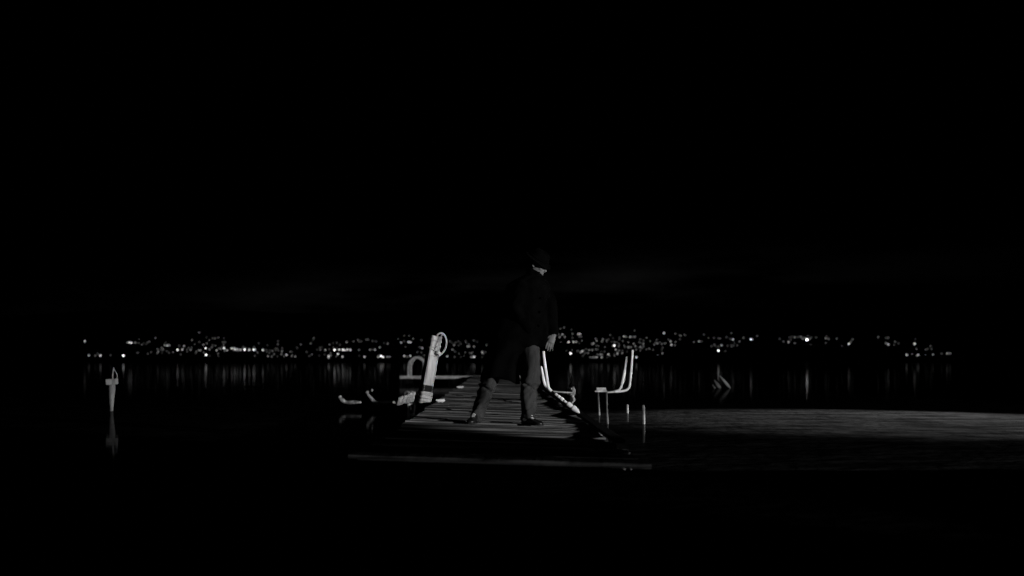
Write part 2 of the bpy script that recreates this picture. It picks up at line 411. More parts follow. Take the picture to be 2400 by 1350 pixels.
boom([P(861, 922, bd), P(868, 931, bd), P(877, 941, bd), P(884, 945.5, bd - .1), P(904, 944, bd - .3), P(925, 942, bd - 1.2), P(944, 939, bd - 2.6)], [.020, .030, .036, .042, .042, .034, .03], 'longer boom with a steep slanted tip leading to the rope heap', P(872, 914.5, bd))

# ------------------------------------------------------------------ boat lift on the right of the jetty
LD = 21.0
t = thing('boat_lift', 'boat lift frame with four upright white guide poles right of the jetty', 'boat lift', P(1400, 985, LD))
def pole(pts, r, name='guide_pole', m='tube'):
    bm = bmesh.new(); tube(bm, pts, r, 16, 6)
    link(name, bm, M[m], t)
pole([P(1483.0, 820, LD), P(1481, 850, LD), P(1478.5, 880, LD), P(1476, 902, LD), P(1472, 911, LD), P(1462, 916, LD), P(1440, 918, LD)], .0175)
pole([P(1469.5, 836, LD + .1), P(1465, 865, LD + .1), P(1460, 892, LD + .1), P(1456.5, 904, LD + .1), P(1451, 914, LD + .1), P(1436, 918.5, LD + .1)], .0175)
bm = bmesh.new()
for k, (a_, b_) in enumerate((((1459.2, 891), (1459.8, 896.5)), ((1462, 874), (1464.2, 880)), )): pass
tube(bm, [P(1457.5, 901, LD + .08), P(1460.5, 889, LD + .08), P(1464.5, 868, LD + .08)], [.020, .0235, .022], 16, 4); link('pole_sleeve', bm, M['tube'], t)
pole([P(1292, 917, LD + .05), P(1315, 919, LD + .05), P(1345, 921, LD + .05)], .011, 'cross_tube', 'float')
pole([P(1420, 919.5, LD), P(1432, 919, LD), P(1455, 917, LD)], .013, 'cross_tube', 'float')
lift = t; t = thing('bent_handrail', 'bright white bent handrail at the right deck edge just right of the man', 'handrail', P(1357, 972, 16.6))
HD = 16.6
pole([P(1273.5, 823, HD), P(1276, 845, HD), P(1279.5, 870, HD), P(1283.5, 898, HD), P(1286.5, 910, HD), P(1293, 917, HD)], .0175, 'upright')
pole([P(1267.5, 859, HD + .1), P(1268.6, 862, HD + .1), P(1272, 880, HD + .1), P(1278, 904, HD + .1), P(1286, 914, HD + .02)], [.009, .016, .0185, .018, .014], 'upright')
A = P(1290, 914, HD); B = P(1359, 968, 16.42)
for u0, u1, r_ in ((.17, .25, .018), (.27, .34, .02), (.36, .45, .022), (.48, .57, .015), (.59, .74, .030), (.76, 1.0, .036)):
    bm = bmesh.new(); a_ = A.lerp(B, u0); b_ = A.lerp(B, u1); k = .12 if u1 == 1.0 else .8; k2 = .62 if u1 == 1.0 else .95
    tube(bm, [a_, a_.lerp(b_, .15), a_.lerp(b_, .7), b_], [r_ * .8, r_, r_ * k2, r_ * k], 16, 3); link('sleeve', bm, M['tube'], t)
pole([A, A.lerp(B, .5), A.lerp(B, .97)], .009, 'sloping_rail', 'beam')
t = lift
# brackets and legs
def bracket(px0, px1, py0, py1, d, m='float'):
    bm = bmesh.new(); c = P((px0 + px1) / 2, (py0 + py1) / 2, d); k = d / F
    box(bm, c, ((px1 - px0) * k, .14, (py1 - py0) * k), Euler((0, 0, R(6))), bev=.008)
    box(bm, c + Vector((.0, -.02, -(py1 - py0) * k * .78)), ((px1 - px0) * k * 1.25, .06, .022), Euler((0, 0, R(6))), bev=.004)
    link('bracket', bm, M[m], t, smooth=False)
bracket(1396, 1419, 908, 915, LD, 'steel'); bracket(1331, 1342, 909, 921, LD + .2)
for px0, pt, pb, d0 in ((1403.5, 918, 1010, 23.4), (1423, 918, 1030, 20.3)):
    bm = bmesh.new(); a_ = P(px0 - 1.2, pt, d0); b_ = P(px0 + 2.6, pb, d0); b_.z = -.4
    tube(bm, [a_, a_.lerp(b_, .5), b_], .0145, 14); link('leg', bm, M['stake'], t)
bm = bmesh.new(); tube(bm, [P(1338, 922, LD + .2), P(1340, 950, LD + .2), P(1342, 1040, LD + .2)], .03, 14); link('leg', bm, M['beam'], t)
bm = bmesh.new()
for k in range(5): 
    c = P(1345 + random.uniform(-3, 3), 910 + k * 6, LD + .05); ball(bm, c, (.02, .02, .026))
tube(bm, [P(1344, 909, LD + .05), P(1348, 916, LD + .05), P(1343, 926, LD + .05), P(1347, 936, LD + .05), P(1340, 945, LD + .05)], .011, 8, 4)
link('chain', bm, M['float'], t)
# two stakes further right
for px0, pt, d0, r_, lab in ((1470, 948, 24.3, .021, 'shorter pale stake in the water below the guide poles'), (1508, 949, 20.3, .0215, 'taller pale stake in the water right of the boat lift')):
    a_ = P(px0, pt, d0); b_ = Vector((a_.x + .006, a_.y, -.5)); bm = bmesh.new()
    tube(bm, [b_, a_.lerp(b_, .4), a_ - Vector((0, 0, .015)), a_], [r_, r_, r_, r_ * .8], 16)
    o = link('stake', bm, M['stake'], smooth=True); tag(o, lab, 'stake', 'stakes beside the boat lift')

# ------------------------------------------------------------------ capped mooring pile, far left
CD = 25.2
t = thing('mooring_pile', 'lone wooden mooring pile with a square cap block standing in water far left', 'pile', P(262, 963, CD))
bm = bmesh.new()
def pw(u, a): return 1 + .10 * noise.noise(Vector((math.cos(a) * 1.5, math.sin(a) * 1.5, u * 7)))
tube(bm, [P(258, 1000, CD), P(261.5, 963, CD), P(261.5, 950, CD), P(262, 935, CD), P(262.5, 915, CD), P(262.5, 898, CD)], [.034, .031, .036, .046, .054, .053], 20, 6, wob=pw)
link('shaft', bm, M['pile'], t)
bm = bmesh.new(); k = CD / F
box(bm, P(261.5, 894.5, CD), (28 * k, .2, 13.5 * k), Euler((0, R(-4), R(20))), bev=.012); link('cap', bm, M['pile'], t, smooth=False)
bm = bmesh.new(); tube(bm, [P(264, 888, CD), P(264.5, 876, CD), P(267, 861, CD)], .012, 10, 4)
tube(bm, [P(267.5, 866, CD), P(272, 873, CD), P(275, 881, CD), P(273, 888, CD)], .007, 8, 4)
link('hook', bm, M['steel'], t)

# ------------------------------------------------------------------ slim floats on the open water
def spindle(px0, py0, px1, py1, r_, m, lab):
    d0 = 44.0; a_ = P(px0, py0, d0); b_ = P(px1, py1, d0); bm = bmesh.new()
    tube(bm, [a_, a_.lerp(b_, .2), a_.lerp(b_, .5), a_.lerp(b_, .8), b_], [r_ * .15, r_ * .6, r_, r_ * .95, r_ * .35], 18, 5)
    for c in (a_, b_): tube(bm, [c - Vector((0, 0, .02)), c + Vector((0, 0, .02))], .02, 10)
    tag(link('slim_float', bm, m, smooth=True), lab, 'float', 'slim floats tilting on the open water')
fm = mat('dull_float_plastic', 0.42, 0.6, 0.3, (4, 4, 4)); fm2 = mat('dirty_float_plastic', 0.2, 0.7, 0.5, (6, 6, 6))
spindle(1688, 882, 1711, 909, .040, fm, 'largest and palest of three slanting slim floats on the open water')
spindle(1675, 892, 1689, 912, .05, fm2, 'middle one of three slanting slim floats on the open water')
spindle(1671, 903, 1681, 918, .03, fm2, 'smallest and darkest of three slanting slim floats on the open water')

# ------------------------------------------------------------------ person in a long coat and hat, striding to the right
QD = 14.6
def J(px, py, dy=0.0): 
    p = P(px, py, QD); p.y += dy; return p
man = thing('person', 'person in a long black coat and brimmed hat striding right along the jetty, head bowed', 'person', J(1180, 1002))
FW = Vector((math.cos(R(-28)), math.sin(R(-28)), 0)); SD_ = Vector((-FW.y, FW.x, 0))       # walking direction; SD_ = the person's left
# --- body: one continuous surface (remeshed)
bm = bmesh.new()
tube(bm, [J(1226, 790), J(1222, 750), J(1226, 700), J(1236, 672), J(1246, 650)], [.12, .12, .125, .10, .06], 24, 4, flat=1.1)
tube(bm, [J(1244, 655), J(1252, 642), J(1257, 632)], [.065, .055, .052], 16, 3)
# near arm (right arm, hand in coat pocket) and far arm hanging forward
sh_n = J(1224, 672, -.10); el_n = J(1212, 724, -.22); wr_n = J(1243, 772, -.15)
sh_f = J(1268, 664, .10); el_f = J(1290, 712, .06); wr_f = J(1297, 786, -.02)
tube(bm, [J(1238, 675, 0), sh_n, el_n, wr_n], [.05, .052, .042, .03], 16, 5); tube(bm, [sh_f, el_f, wr_f], [.055, .042, .028], 16, 5)
tube(bm, [wr_n, wr_n + Vector((.035, .05, -.05)), wr_n + Vector((.06, .07, -.11))], [.03, .036, .018], 14, 3)   # hand inside the coat pocket
# legs inside the trousers, down to the shoes
legR = [J(1236, 800, -.03), J(1242, 892, -.05), J(1239, 985, -.02)]; legL = [J(1200, 800, .07), J(1148, 893, .05), J(1113, 984, .03)]
tube(bm, legR, [.085, .055, .038], 16, 5); tube(bm, legL, [.085, .055, .038], 16, 5)
# hand: palm, four unequal bent fingers, thumb leaving the side of the palm
hd = (J(1283, 822, -.06) - wr_f).normalized(); hs = hd.cross(Vector((.25, 1, 0))).normalized(); hn = hd.cross(hs)
pc = wr_f + hd * .045
def hp(a, b_, c=0.0): return wr_f + hd * a + hs * b_ + hn * c
tube(bm, [hp(-.02, 0), hp(.015, 0), hp(.05, 0), hp(.085, 0)], [.024, .030, .038, .036], 18, 4, flat=.45, up=hn)
for k, (off, ln, r_) in enumerate(((-.030, .070, .0088), (-.010, .080, .009), (.010, .074, .0088), (.028, .058, .0078))):
    cv = .010 + .004 * k
    tube(bm, [hp(.072, off), hp(.085 + ln * .45, off * 1.12, -cv * .5), hp(.085 + ln * .78, off * 1.15, -cv * 2), hp(.085 + ln, off * 1.12, -cv * 3.6)], [r_ * 1.1, r_, r_ * .92, r_ * .72], 10, 4)
tube(bm, [hp(.018, -.026), hp(.045, -.050, -.008), hp(.072, -.058, -.018), hp(.092, -.056, -.026)], [.014, .0115, .010, .0075], 10, 4)
# head, modelled along its own axes: f = facing, u = up, l = left
hc = J(1262, 621); pitch = R(24)
f = (FW * math.cos(pitch) + Vector((0, 0, -math.sin(pitch)))).normalized(); l = SD_; u = f.cross(l).normalized() * 1.0
if u.z < 0: u = -u
HM = Matrix((f, l, u)).transposed().to_quaternion()
def hh(a, b_, c): return hc + f * a + l * b_ + u * c
ball(bm, hh(-.014, 0, .025), (.092, .073, .085), HM, 28)                # skull
ball(bm, hh(.012, 0, -.035), (.078, .062, .088), HM, 28)                # face and jaw
ball(bm, hh(.050, 0, -.098), (.030, .032, .022), HM)                    # chin
tube(bm, [hh(.080, 0, .014), hh(.092, 0, -.008), hh(.101, 0, -.028), hh(.086, 0, -.038)], [.007, .009, .012, .009], 12, 4)
for sx in (-1, 1):
    ball(bm, hh(.058, sx * .036, -.020), (.020, .022, .022), HM)        # cheekbone
    tube(bm, [hh(.076, sx * .010, .018), hh(.076, sx * .030, .022), hh(.062, sx * .050, .016)], [.006, .007, .005], 10, 4)
    ball(bm, hh(.070, sx * .030, .000), (.011, .014, .008), HM)         # eye under its lid
    tube(bm, [hh(-.004, sx * .074, .020), hh(-.022, sx * .084, .024), hh(-.026, sx * .085, .000), hh(-.010, sx * .080, -.024), hh(.002, sx * .074, -.022)], [.007, .009, .009, .009, .006], 10, 4)
    tube(bm, [hh(.072, sx * .022, -.066), hh(.084, 0, -.064)], .0065, 10)
tube(bm, [hh(.072, -.020, -.074), hh(.083, 0, -.075), hh(.072, .020, -.074)], .007, 10, 4)
tube(bm, [hc + u * -.05, J(1254, 640)], [.055, .058], 16, 3)
body = link('body', bm, M['skin'], man); remesh(body, .0055, 3)
# hair at the nape and temples
bm = bmesh.new(); ball(bm, hh(-.026, 0, .030), (.098, .0795, .078), HM, 32)
for v in bm.verts:
    q = v.co - hc; 
    if q.dot(f) > .02 and q.dot(u) < .05: v.co -= f * (q.dot(f) - .02) * .9
    v.co += Vector((noise.noise(v.co * 60), noise.noise(v.co * 60 + Vector((9, 0, 0))), 0)) * .003
link('hair', bm, M['hair'], man)
# --- trousers
def leg_mesh(path, rads, name, seed, folds):
    bm = bmesh.new(); pts = smooth_path(path, 14); rs = [v.x for v in smooth_path([Vector((r, 0, 0)) for r in rads], 14)]
    n = len(pts); S = 56; rows = []; side = Vector((1, 0, 0))
    for i, p in enumerate(pts):
        tdir = (pts[min(i + 1, n - 1)] - pts[max(i - 1, 0)]).normalized()
        e1 = (side - tdir * side.dot(tdir)).normalized(); e2 = tdir.cross(e1); row = []; uu = i / (n - 1)
        for k in range(S):
            a = 2 * math.pi * k / S
            q = Vector((math.cos(a) * 1.3, math.sin(a) * 1.3, uu * 5 + seed))
            m = 1 + .10 * noise.noise(q * .9)
            q2 = Vector((math.cos(a) * .8, math.sin(a) * .8, uu * 11 + seed * 2 + .8 * math.cos(a)))   # slanting folds
            m += .15 * (1 - abs(noise.noise(q2)) * 2.6) * (.35 + folds(uu))
            m += .30 * max(0, math.cos(a - math.pi / 2 - .05 + .5 * math.sin(uu * 7 + seed))) ** 12 - .12 * max(0, math.cos(a - math.pi / 2 - 1.0)) ** 3
            m -= .20 * math.exp(-((uu - .47 - .07 * math.cos(a - .3)) / .018) ** 2) + .12 * math.exp(-((uu - .72 + .10 * math.cos(a)) / .016) ** 2) + .12 * math.exp(-((uu - .90 - .05 * math.cos(a)) / .014) ** 2)
            m += 0     # crease down the side turned to the bank
            m += .05 * math.sin(uu * 46 + 2.2 * math.cos(a + seed)) * fold_k(uu)
            row.append(bm.verts.new(p + e1 * math.cos(a) * rs[i] * m + e2 * math.sin(a) * rs[i] * m * 1.06))
        rows.append(row)
    for A_, B_ in zip(rows, rows[1:]):
        for k in range(S): bm.faces.new((A_[k], A_[(k + 1) % S], B_[(k + 1) % S], B_[k]))
    bm.faces.new(rows[0]); bm.faces.new(rows[-1][::-1])
    return bm
def fold_k(u_): return math.exp(-((u_ - .52) / .10) ** 2) + 1.1 * math.exp(-((u_ - .93) / .10) ** 2) + .25
def fold(u_): return math.exp(-((u_ - .46) / .10) ** 2) + .9 * math.exp(-((u_ - .95) / .10) ** 2)
tb = leg_mesh([J(1236, 778, -.03), J(1240, 830, -.05), J(1243, 880, -.065), J(1240, 905, -.06), J(1239, 945, -.045), J(1236, 972, -.035), J(1238, 990, -.03)], [.095, .104, .100, .090, .083, .072, .074], 'r', 1.0, fold)
t2 = leg_mesh([J(1192, 790, .06), J(1168, 845, .06), J(1146, 893, .05), J(1139, 912, .05), J(1128, 945, .04), J(1118, 972, .03), J(1114, 988, .025)], [.125, .115, .092, .084, .076, .070, .066], 'l', 4.3, fold)
me2 = bpy.data.meshes.new('x'); t2.to_mesh(me2); t2.free(); tb.from_mesh(me2); bpy.data.meshes.remove(me2)
ball(tb, J(1212, 785, .03), (.13, .10, .10))
tr = link('trousers', tb, M['trouser'], man); remesh(tr, .006, 0)
# --- shoes
def shoe(heel, dirv, ln=.29):
    dirv = dirv.normalized(); sd = Vector((-dirv.y, dirv.x, 0)); bm = bmesh.new(); S = 24; rows = []
    prof = [(0, .030, .055), (.06, .036, .082), (.2, .037, .088), (.35, .036, .084), (.5, .040, .060), (.68, .047, .046), (.84, .045, .036), (.95, .032, .028), (1, .012, .016)]
    for (u_, wd, hg) in prof:
        c = heel + dirv * (u_ * ln); row = []
        for k in range(S):
            a = 2 * math.pi * k / S; ca, sa = math.cos(a), math.sin(a)
            row.append(bm.verts.new(c + sd * wd * math.copysign(abs(ca) ** .8, ca) + Vector((0, 0, .012 + hg * .5 + hg * .5 * math.copysign(abs(sa) ** .75, sa)))))
        rows.append(row)
    for A_, B_ in zip(rows, rows[1:]):
        for k in range(S): bm.faces.new((A_[k], A_[(k + 1) % S], B_[(k + 1) % S], B_[k]))
    bm.faces.new(rows[0]); bm.faces.new(rows[-1][::-1])
    o = link('shoe', bm, M['shoe'], man)
    bm = bmesh.new(); rows = []
    for (u_, wd, hg) in prof:
        c = heel + dirv * (u_ * ln * 1.01); w_ = wd + .004
        rows.append([bm.verts.new(c + sd * sx * w_ + Vector((0, 0, z_))) for sx, z_ in ((-1, .002), (1, .002), (1, .016), (-1, .016))])
    for A_, B_ in zip(rows, rows[1:]):
        for k in range(4): bm.faces.new((A_[k], A_[(k + 1) % 4], B_[(k + 1) % 4], B_[k]))
    bm.faces.new(rows[0]); bm.faces.new(rows[-1][::-1])
    sl = link('sole', bm, M['rubber_and_shade'], man, smooth=False); sl.parent = o; sl.matrix_parent_inverse = Matrix()
    bm = bmesh.new()
    for k in range(4):
        c = heel + dirv * ln * (.40 + .05 * k) + Vector((0, 0, .086 - .008 * k)); tube(bm, [c - sd * .018, c + Vector((0, 0, .004)), c + sd * .018], .003, 6, 3)
    c = heel + dirv * ln * .38 + Vector((0, 0, .092)); tube(bm, [c - sd * .02, c + dirv * .01 + Vector((0, 0, .01)), c + sd * .02], .004, 6, 3)
    lc = link('lace', bm, M['rope'], man); lc.parent = o; lc.matrix_parent_inverse = Matrix()
def zdeck(x): return DECK + .004 - x * SL
h1 = J(1233, 1002, -.02); h1.z = zdeck(h1.x); h2 = J(1116, 1002, .05); h2.z = zdeck(h2.x)
shoe(h1 - Vector((.02, 0, 0)), Vector((.62, -.8, 0))); shoe(h2, Vector((-.22, -1, 0)), .27)
# --- coat: torso and skirt lofted from the silhouette, open at the front, sleeves joined in
OUT = [(640, 1238, 1263, .07), (648, 1222, 1272, .11), (656, 1205, 1281, .14), (668, 1188, 1288, .165), (690, 1178, 1288, .18), (715, 1173, 1284, .19), (745, 1170, 1283, .185),
       (775, 1162, 1284, .19), (798, 1156, 1282, .195), (808, 1158, 1279, .19), (814, 1162, 1272, .175)]
SK = [(792, 1158, 1272, .180), (806, 1153, 1262, .192), (818, 1149, 1244, .192), (831, 1146, 1222, .187), (850, 1139, 1213, .18), (870, 1132, 1215, .175), (886, 1127, 1217, .17)]
def fold_w(sd):
    def g(a, b_):
        q = Vector((math.cos(b_) * .8, math.sin(b_) * .8, a * 10 + sd + math.cos(b_ + sd)))
        return 1 + .13 * (.45 - abs(noise.noise(q)) * 1.9) + .05 * noise.noise(q * 2.3)
    return g
def torso_fn(u_, t_):
    q = Vector((math.cos(t_) * 1.2, math.sin(t_) * 1.2, u_ * 7 + .9 * math.cos(t_ - .6)))
    return 1 + .05 * noise.noise(q * .8) + .07 * (.4 - abs(noise.noise(q)) * 1.8) + .022 * math.sin(t_ * 7 + u_ * 3) * u_
OUTF = []
for k0 in range(len(OUT) - 1):
    for q in range(4):
        OUTF.append([OUT[k0][j] * (1 - q / 4) + OUT[k0 + 1][j] * q / 4 for j in range(4)])
OUTF.append(OUT[-1])
bm = bmesh.new()
loft(bm, [((J((a_ + b_) / 2, py)), (b_ - a_) / 2 * QD / F, dp) for py, a_, b_, dp in OUTF], 72, torso_fn)
# sleeves
tube(bm, [sh_n + Vector((.01, .03, .02)), sh_n.lerp(el_n, .3), sh_n.lerp(el_n, .65), el_n, el_n.lerp(wr_n, .5), wr_n + (wr_n - el_n).normalized() * .02], [.085, .088, .078, .072, .066, .064], 28, 8, wob=fold_w(3))
tube(bm, [sh_f + Vector((-.02, -.04, 0)), sh_f.lerp(el_f, .5), el_f, el_f.lerp(wr_f, .5), wr_f + (wr_f - el_f).normalized() * -.005], [.085, .078, .070, .062, .054], 28, 8, wob=fold_w(8))
coat = link('coat', bm, M['coat'], man); remesh(coat, .009, 2)
bm = bmesh.new()
rings = []
n = 26; S = 72; rows = []
for i in range(n + 1):
    q = i / n * (len(SK) - 1); k0 = min(int(q), len(SK) - 2); fr_ = q - k0
    py, a_, b_, dp = [SK[k0][j] * (1 - fr_) + SK[k0 + 1][j] * fr_ for j in range(4)]
    c = J((a_ + b_) / 2, py); hwid = (b_ - a_) / 2 * QD / F; row = []
    for k in range(S):
        t_ = 2 * math.pi * k / S; g_ = i / n
        m = 1 + .05 * g_ * math.sin(t_ * 6 + .6) + .03 * noise.noise(Vector((math.cos(t_) * 2, math.sin(t_) * 2, g_ * 3)))
        m = m if True else 1
        # the hem falls lower towards the right-hand side of the near panel
        dz = -g_ ** 3 * .058 * max(0, math.cos(t_)) + g_ ** 3 * .01 * math.sin(3 * t_)
        row.append(bm.verts.new(c + Vector((math.cos(t_) * hwid * m, math.sin(t_) * dp * m, dz))))
    rows.append(row)
for A_, B_ in zip(rows, rows[1:]):
    for k in range(S): bm.faces.new((A_[k], A_[(k + 1) % S], B_[(k + 1) % S], B_[k]))
sk = link('coat_skirt', bm, M['coat'], man); so = sk.modifiers.new('cloth', 'SOLIDIFY'); so.thickness = .006; so.offset = -1
# turned-up collar and lapel
bm = bmesh.new(); rows = []
for i in range(9):
    v_ = i / 8; row = []
    for k in range(40):
        t_ = -2.45 + 4.9 * k / 39; rr_ = .088 + .012 * v_ + .006 * math.sin(k * .9)
        c = J(1251, 650).lerp(J(1257, 632), v_)
        drop = -.012 * v_ * (1 - math.cos(t_)) 
        row.append(bm.verts.new(c - FW * math.cos(t_) * rr_ * .98 + SD_ * math.sin(t_) * rr_ * .92 + Vector((0, 0, .012 * v_ * math.cos(t_) + drop))))
    rows.append(row)
for A_, B_ in zip(rows, rows[1:]):
    for k in range(39): bm.faces.new((A_[k], A_[k + 1], B_[k + 1], B_[k]))
co_ = link('collar', bm, M['coat'], man); so = co_.modifiers.new('cloth', 'SOLIDIFY'); so.thickness = .007
bm = bmesh.new()
tube(bm, [J(1252, 646), J(1255, 641), J(1258, 636)], [.082, .084, .074], 24, 4, flat=1.0, wob=lambda a, b_: 1 + .06 * math.sin(b_ * 3 + a * 8))
link('scarf', bm, M['felt'], man)
for k in range(3):
    bm = bmesh.new(); ball(bm, J(1268 - k * 2, 700 + k * 32, -.158), (.012, .02, .012), None, 12); link('button', bm, M['felt'], man)
# --- hat: dented crown, band and a snap brim dipping to the front
hat_u = (u * .97 + f * .16).normalized(); hat_f = (f - hat_u * f.dot(hat_u)).normalized(); hcn = J(1263, 609)
def hat_pt(a, b_, c): return hcn + hat_f * a + l * b_ + hat_u * c
bm = bmesh.new(); S = 48; rows = []
for (rr_, z_) in ((.150, -.012), (.152, -.009), (.148, -.004), (.125, .000), (.104, .006), (.098, .020), (.094, .050), (.088, .078), (.074, .096), (.050, .100), (.022, .092), (.004, .088)):
    row = []
    for k in range(S):
        t_ = 2 * math.pi * k / S; ca, sa = math.cos(t_), math.sin(t_)
        dip = -.014 * max(0, ca) ** 2 * (rr_ > .11) + .012 * max(0, -ca) ** 2 * (rr_ > .13) + .008 * abs(sa) ** 3 * (rr_ > .13)
        pin = 1 - .16 * max(0, ca) ** 2 * (z_ > .04) * abs(sa)
        row.append(bm.verts.new(hat_pt(rr_ * ca * (1.0 if rr_ > .11 else 1.04), rr_ * sa * (.93 if rr_ > .11 else .86 - 1.2 * max(0, z_ - .05) * max(0, ca)), z_ + dip)))
    rows.append(row)
for A_, B_ in zip(rows, rows[1:]):
    for k in range(S): bm.faces.new((A_[k], A_[(k + 1) % S], B_[(k + 1) % S], B_[k]))
bm.faces.new(rows[-1][::-1])
hat = link('hat', bm, M['felt'], man); so = hat.modifiers.new('felt', 'SOLIDIFY'); so.thickness = .003; so.offset = 1
sb = hat.modifiers.new('sub', 'SUBSURF'); sb.levels = 1; sb.render_levels = 1
bm = bmesh.new(); pts = [hat_pt(.105 * math.cos(a_), .088 * math.sin(a_), .020) for a_ in [2 * math.pi * k / 40 for k in range(40)]]
tube(bm, pts, .010, 8, closed=True); hb = link('hat_band', bm, M['felt'], man); hb.parent = hat; hb.matrix_parent_inverse = Matrix()


# ------------------------------------------------------------------ lamps along the far shore
L = {
180: [(112,238,.5),(170,438,.45),(262,440,.25),(332,440,.7),(476,434,.15),(655,441,1),(740,256,.6),(768,262,.6),(822,258,.35),(712,256,.3),(870,262,.15),(940,268,.12),(995,256,.2),(975,280,.12),(852,402,.18),(940,398,.1),(1000,414,.15),(1045,392,.15),(1145,385,.3),(1143,355,.2),(1215,357,.25),(1185,360,.15),(1235,294,.3),(1272,298,.5),(1303,294,.35),(1265,378,.15),(1297,400,.15),(1200,400,.12),(1417,358,.85),(1485,354,.5),(1440,302,.2),(1508,306,.4),(1462,422,.18),(1600,360,.35),(1550,354,.2),(1575,330,.15),(1620,222,.22),(1722,248,.15),(1780,286,.3),(1740,366,.35),(1718,366,.35),(1812,336,.75),(1818,430,1),(1868,444,.12),(1865,352,.3),(1898,322,.25),(1910,294,.15),(1672,406,.2),(1825,182,.12),(1942,198,.25),(1910,196,.15),(2088,250,.2),(2050,258,.12),(2085,124,.07),(1968,366,.4),(2000,340,.25),(2070,334,.85),(2115,366,.45),(2080,374,.25),(2180,338,.7),(2215,336,.5),(2228,356,.7),(2300,358,.5),(2360,355,1),(2260,350,.5),(2025,345,.3)],
560: [(20,360,.5),(145,360,.6),(205,358,.8),(222,358,.7),(338,363,.7),(385,360,.2),(430,366,.12),(460,372,.15),(400,294,.12),(548,238,.2),(600,240,.1),(608,336,.2),(555,368,.2),(605,378,.3),(425,402,.15),(495,420,.25),(408,448,.3),(462,453,.25),(225,444,.15),(315,446,.1),(540,450,.12),(600,424,.25),(668,430,.5),(742,448,.25),(790,453,.35),(818,330,.18),(745,388,.12),(955,390,.2),(990,446,.18),(1045,220,.12),(990,330,.1),(1140,326,.15),(1140,358,.2),(1100,356,.12),(1168,322,.12),(1215,360,.4),(1270,352,.2),(1128,442,.12),(1345,360,1),(1410,357,.7),(1462,358,.85),(1490,366,.6),(1525,356,.65),(1565,360,.6),(1392,418,.7),(1262,448,.7),(1295,438,.25),(1262,470,.4),(1456,456,.5),(1765,459,.55),(1692,442,.12),(1690,360,.25),(1842,357,.3),(1912,358,.45),(1980,324,.3),(1515,250,.3),(1325,264,.12),(1375,260,.15),(1420,288,.2),(1688,244,.15),(1720,240,.2),(1790,215,.15),(1880,236,.2),(1920,236,.12),(2092,272,.3),(2040,264,.12),(2165,246,.1),(2220,248,.1),(2282,256,.4),(2322,238,.15),(1960,460,.45),(1998,446,.9),(2025,460,.8),(2085,458,.35),(2118,458,.3),(2327,446,.55),(2368,456,.25)],
940: [(105,250,.55),(132,252,.55),(130,445,.5),(288,222,.2),(298,334,.4),(270,324,.2),(230,392,.15),(285,396,.2),(315,436,.12),(715,258,.12),(765,256,.18),(806,240,.18),(745,292,.35),(725,355,.35),(758,384,.15),(910,240,.15),(938,310,.4),(960,311,.3),(1025,314,.35),(1070,246,.12),(1130,272,.1),(1205,284,.12),(965,402,.2),(1140,395,.4),(1155,412,.25),(1183,392,.2),(650,451,.45),(755,460,.2),(842,460,.12),(985,461,.3),(1030,459,.6),(1010,462,.4),(1140,460,.12),(2010,215,.12),(2230,180,.3),(2270,142,.4),(2303,178,.35),(2355,250,.7),(2385,410,.9),(2210,140,.25),(2328,372,.12)],
1300: [(252,135,.25),(330,138,.45),(355,134,.5),(250,190,.15),(265,247,.5),(302,247,.4),(345,265,.12),(320,378,.18),(365,395,.35),(385,382,.5),(402,372,.3),(440,350,.2),(485,362,.3),(530,362,.35),(470,405,.25),(580,352,.25),(605,352,.2),(545,268,.4),(590,232,.3),(520,270,.15),(680,212,.3),(660,240,.25),(755,215,.15),(735,242,.15),(700,385,.2),(640,425,.35),(662,424,.3),(755,422,.5),(660,465,.45),(500,465,.25),(535,465,.35),(565,465,.35),(592,463,.4),(740,465,.12),(838,300,.95),(820,304,.3),(842,250,.25),(822,195,.12),(858,356,.4),(905,370,.25),(900,272,.15),(882,415,.4),(885,395,.25),(952,406,.35),(950,370,.15),(1018,385,.12),(975,170,.4),(912,188,.15),(1063,178,.45),(1098,178,.2),(1128,176,.3),(990,322,.2),(1032,320,.3),(1075,321,.25),(1112,275,.3),(1135,308,.35),(1150,463,.6),(1208,318,.35),(1248,275,.3),(1250,310,.25),(1208,262,.2),(1250,228,.18),(1290,352,.15),(1330,345,.25),(1368,325,.12),(1400,285,.25),(1445,268,.3),(1345,290,.12),(1510,275,.15),(1560,265,.18),(1520,328,.2),(1515,408,.35),(1538,124,.55),(1625,120,.12),(1650,160,.1),(1630,240,.4),(1642,290,.5),(1688,292,.25),(1758,153,.2),(1760,210,.2),(2032,240,.45),(2065,240,.15),(2098,145,.15),(2168,155,.1),(2240,192,.2),(2305,197,.15),(2345,295,.4),(2302,371,.9),(2245,288,.25),(2205,308,.2),(2380,200,.12)],
1660: [(258,180,.2),(310,208,.2),(348,214,.5),(272,300,.15),(325,295,.15),(355,300,.15),(375,275,.12),(495,190,.25),(600,212,.75),(620,212,.35),(822,245,.12),(942,215,.12),(1005,205,.2),(1130,250,.4),(1215,182,.3),(1262,180,.2),(1303,177,.35),(1332,205,.3),(1388,217,1.5),(1425,205,.35),(1447,185,.2),(1518,186,.15),(1652,195,.35),(1690,196,.2),(1652,262,.2),(1808,236,.12),(1978,276,.6),(2005,248,.25),(2045,265,.12),(2105,220,.12)],
1900: [(1060,192,.2),(1090,188,.25),(1060,265,.3),(1092,284,.55),(1188,245,.25),(1235,268,.15),(1462,274,.7),(1352,430,.5),(1512,432,.5),(1590,440,.12),(1720,425,.35),(1795,435,.12),(1645,345,.15),(1670,335,.12),(1700,345,.2),(1855,360,.12),(1870,385,.12),(1842,412,.15),(1920,410,.4),(1960,410,.35),(2022,440,.12),(1610,195,.12),(1705,200,.12)],
}
